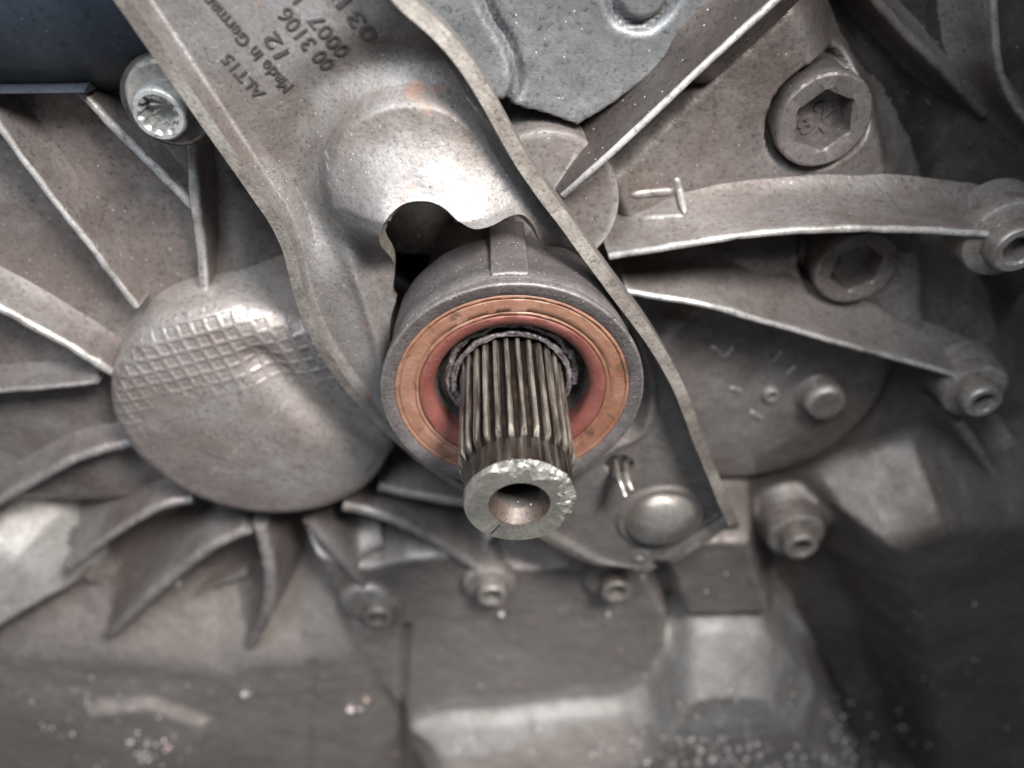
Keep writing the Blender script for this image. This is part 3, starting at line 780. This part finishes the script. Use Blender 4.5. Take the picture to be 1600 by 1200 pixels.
def rough_ring(name, r, y, tw, a0, a1, parent, seed, amp=.006):
    nA, nB = 220, 14
    V = []
    A_ = np.linspace(a0, a1, nA)
    for k, a in enumerate(A_):
        for j in range(nB):
            b = 2*math.pi*j/nB
            q = tw*(1+.5*float(fbm(np.array([a*7.0]), np.array([math.cos(b)*1.3+5]), seed, 4)[0]))
            dr = amp*float(fbm(np.array([a*5.0+3]), np.array([1.0]), seed+3, 4)[0])
            rr_ = r+dr+q*math.cos(b)*1.1; V.append((rr_*math.cos(a), y+dr*.8+q*math.sin(b)*.9, rr_*math.sin(a)))
    F = gridf(nA, nB, True)+[tuple(range(nB)), tuple(range((nA-1)*nB, nA*nB))]
    return fix_normals(mk(name, np.array(V), F, GUNK, parent, sharp=28))
ring = thing('retaining_ring', (0, .03, 0), 'chewed greasy retaining ring in the gap between shaft and red lip', 'ring')
rough_ring('ring_band', .0800, .034, .0036, -.5, math.pi+.45, ring, 51, .0015)
rough_ring('torn_layer', .0890, .042, .0042, -.15, math.pi+.62, ring, 61, .003)

sh = thing('splined_shaft', (0, 0, 0), 'dark worn splined shaft with chipped hollow end pointing at the camera', 'shaft')
LT = .193; NT = 28; RO, RI = .0715, .0632
na = NT*20
th = np.linspace(0, 2*math.pi, na, endpoint=False)
ph = (th*NT/(2*math.pi)) % 1
tooth = sstep(.14, .40, ph)*sstep(.86, .60, ph)
rows = []
ys = np.concatenate([np.linspace(.09, -.130, 60), np.linspace(-.131, -.1475, 10), [-.150, -.1502, -.160, -.170, -.180, -.1855]])
for y in ys:
    k = min(1.0, (-y-.131)/.0165) if y < -.131 else 0.0
    out = RO*(1-k)+.0652*k
    wear = .0005*fbm(th*30, np.full(na, y*40), 71, 3)*tooth
    r = np.minimum(RI+(RO-RI)*tooth+wear, out+wear*.3)
    if y < -.149: r = np.full(na, .0655)+.0004*fbm(th*6, np.full(na, y*40), 72, 2)
    rows.append(np.stack([r*np.cos(th), np.full(na, y), r*np.sin(th)], 1))
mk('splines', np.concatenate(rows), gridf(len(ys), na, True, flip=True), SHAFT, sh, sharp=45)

# end: fractured chamfer, ground annulus, countersunk bore
n2 = 260; t2 = np.linspace(0, 2*math.pi, n2, endpoint=False)
chip = np.clip(sstep(.10, .55, np.cos(t2-.70))+.35*np.exp(-((t2-.15)/.3)**2), 0, 1.15)   # upper right of the rim is broken away
jag = fbm(t2*4.2, t2*0+.3, 81, 5)
re = .0645
rin_c = re-(.0010+.0150*chip*(1+1.1*jag))                            # inner limit of the broken zone on the face
rows = [np.stack([.0655*np.cos(t2), np.full(n2, -.1850), .0655*np.sin(t2)], 1)]
for f in (0, .2, .4, .6, .8, 1.0):
    r = .0652*(1-f)+rin_c*f
    y = -(.1865+(LT-.1865)*(f**.6))
    y = y*np.ones(n2)+chip*.004*fbm(t2*7+f*3, t2*0+f*5, 83, 4)*(1-f*.8)*1.3
    r = r+chip*.0022*fbm(t2*13+f*3, t2*0+f*7+4, 84, 4)*(f < .95)
    rows.append(np.stack([r*np.cos(t2), y, r*np.sin(t2)], 1))
mk('chipped_edge', np.concatenate(rows), gridf(len(rows), n2, True, flip=True), BROKE, sh, sharp=18)
rows = []
for f in np.linspace(0, 1, 8):
    r = rin_c*(1-f)+.0355*f; rows.append(np.stack([r*np.cos(t2), np.full(n2, -LT+.0003*f), r*np.sin(t2)], 1))
mk('end_face', np.concatenate(rows), gridf(8, n2, True, flip=True), FACE, sh, sharp=40)
fix_normals(mk('bore', *lathe((0, 0, 0), [(.0357, -LT), (.0340, -LT+.0014), (.0262, -LT+.017), (.0258, -LT+.0175)], 96), BORE, sh, sharp=35))
fix_normals(mk('bore_hole', *lathe((0, 0, 0), [(.0259, -LT+.0172), (.0252, -LT+.019), (.0250, -LT+.12), (.0001, -LT+.13)], 96), OILSHADE, sh, sharp=35))  # dark material paints the shade down in the bore
# scribed mark across the lower left of the end face
a = math.radians(236)
v = []
for r, hw in ((.0400, .0005), (.0590, .0011)):
    for s_ in (-1, 1):
        for y in (-LT-.0006, -LT+.001):
            v.append((r*math.cos(a)-s_*hw*math.sin(a), y, r*math.sin(a)+s_*hw*math.cos(a)))
fix_normals(mk('scribe_mark', np.array(v), [(0, 1, 3, 2), (4, 6, 7, 5), (0, 4, 5, 1), (2, 3, 7, 6), (0, 2, 6, 4), (1, 5, 7, 3)], INK, sh, smooth=False))

# ------------------------------------------------------------------ wire clip in the bracket hole
clip = thing('wire_clip', P(968, 740, YW), 'two-legged spring wire clip poking out of the bracket hole', 'clip')
def wire(pts, rpx, name):
    C = catmull([P(a, b, y) for a, b, y in pts], 30); r = rpx*SC(968, 740, .08)
    T = np.gradient(C, axis=0); T /= np.linalg.norm(T, axis=1)[:, None]
    A_ = np.cross(T, np.array([0, 1.0, 0.2])); A_ /= np.linalg.norm(A_, axis=1)[:, None]; B_ = np.cross(T, A_)
    V = np.stack([C+r*(math.cos(q)*A_+math.sin(q)*B_) for q in np.linspace(0, 2*math.pi, 12, endpoint=False)], 1)
    return fix_normals(mk(name, V.reshape(-1, 3), gridf(30, 12, True)+[tuple(range(12)), tuple(range(29*12, 360))], WIRE, clip))
wire([(958, 708, .17), (962, 725, .12), (967, 748, .07), (977, 776, .045)], 5.0, 'prong')
wire([(976, 708, .17), (977, 725, .12), (979, 745, .07), (988, 768, .045)], 5.0, 'prong')

# ------------------------------------------------------------------ loose grit lying on the lower housing
rng = np.random.default_rng(5)
ico_v = np.array([(0, 0, 1), (.894, 0, .447), (.276, .851, .447), (-.724, .526, .447), (-.724, -.526, .447), (.276, -.851, .447), (.724, .526, -.447), (-.276, .851, -.447), (-.894, 0, -.447), (-.276, -.851, -.447), (.724, -.526, -.447), (0, 0, -1)])
ico_f = [(0, 1, 2), (0, 2, 3), (0, 3, 4), (0, 4, 5), (0, 5, 1), (1, 6, 2), (2, 7, 3), (3, 8, 4), (4, 9, 5), (5, 10, 1), (6, 7, 2), (7, 8, 3), (8, 9, 4), (9, 10, 5), (10, 6, 1), (11, 7, 6), (11, 8, 7), (11, 9, 8), (11, 10, 9), (11, 6, 10)]
VV, FF = [], []
def grain(px, py, rpx):
    y = .15
    for _ in range(12):
        q = P(px, py, y); y = .5*y+.5*float(Gs(q[0], q[2]))
    q = P(px, py, y); r = rpx*SC(px, py, y)
    b = len(VV)*12; VV.append(ico_v*r*rng.uniform(.7, 1.2, 3)+q+np.array([0, -r*.6, r*.2])); FF.extend([(i+b, j+b, k+b) for i, j, k in ico_f])
for cx, cy, sx, sy, k, r in [(1130, 1185, 60, 18, 60, 3.2), (1290, 1190, 50, 15, 60, 3.2), (1315, 1140, 14, 22, 25, 3), (240, 1175, 25, 14, 25, 3), (1050, 1165, 220, 30, 80, 2.2), (930, 1160, 50, 15, 14, 3.6),
                             (1000, 1000, 150, 60, 30, 1.8), (300, 1100, 200, 60, 45, 1.2), (1450, 1120, 90, 70, 45, 1.5), (1250, 1120, 80, 40, 60, 1.9), (150, 1100, 90, 60, 40, 1.9)]:
    for _ in range(k): grain(cx+rng.normal()*sx, min(1230, cy+rng.normal()*sy), r*rng.uniform(.5, 1.2))
for px, py, r in ((383, 1082, 6), (390, 1083, 4), (548, 1107, 6), (563, 1106, 6), (573, 1092, 6), (280, 911, 6), (783, 958, 6), (950, 958, 4)): grain(px, py, r)
o = mk('grit', np.concatenate(VV), FF, GRIT, None)
tag(o, 'pale and pinkish loose grit scattered over the lower housing', 'grit', kind='stuff')
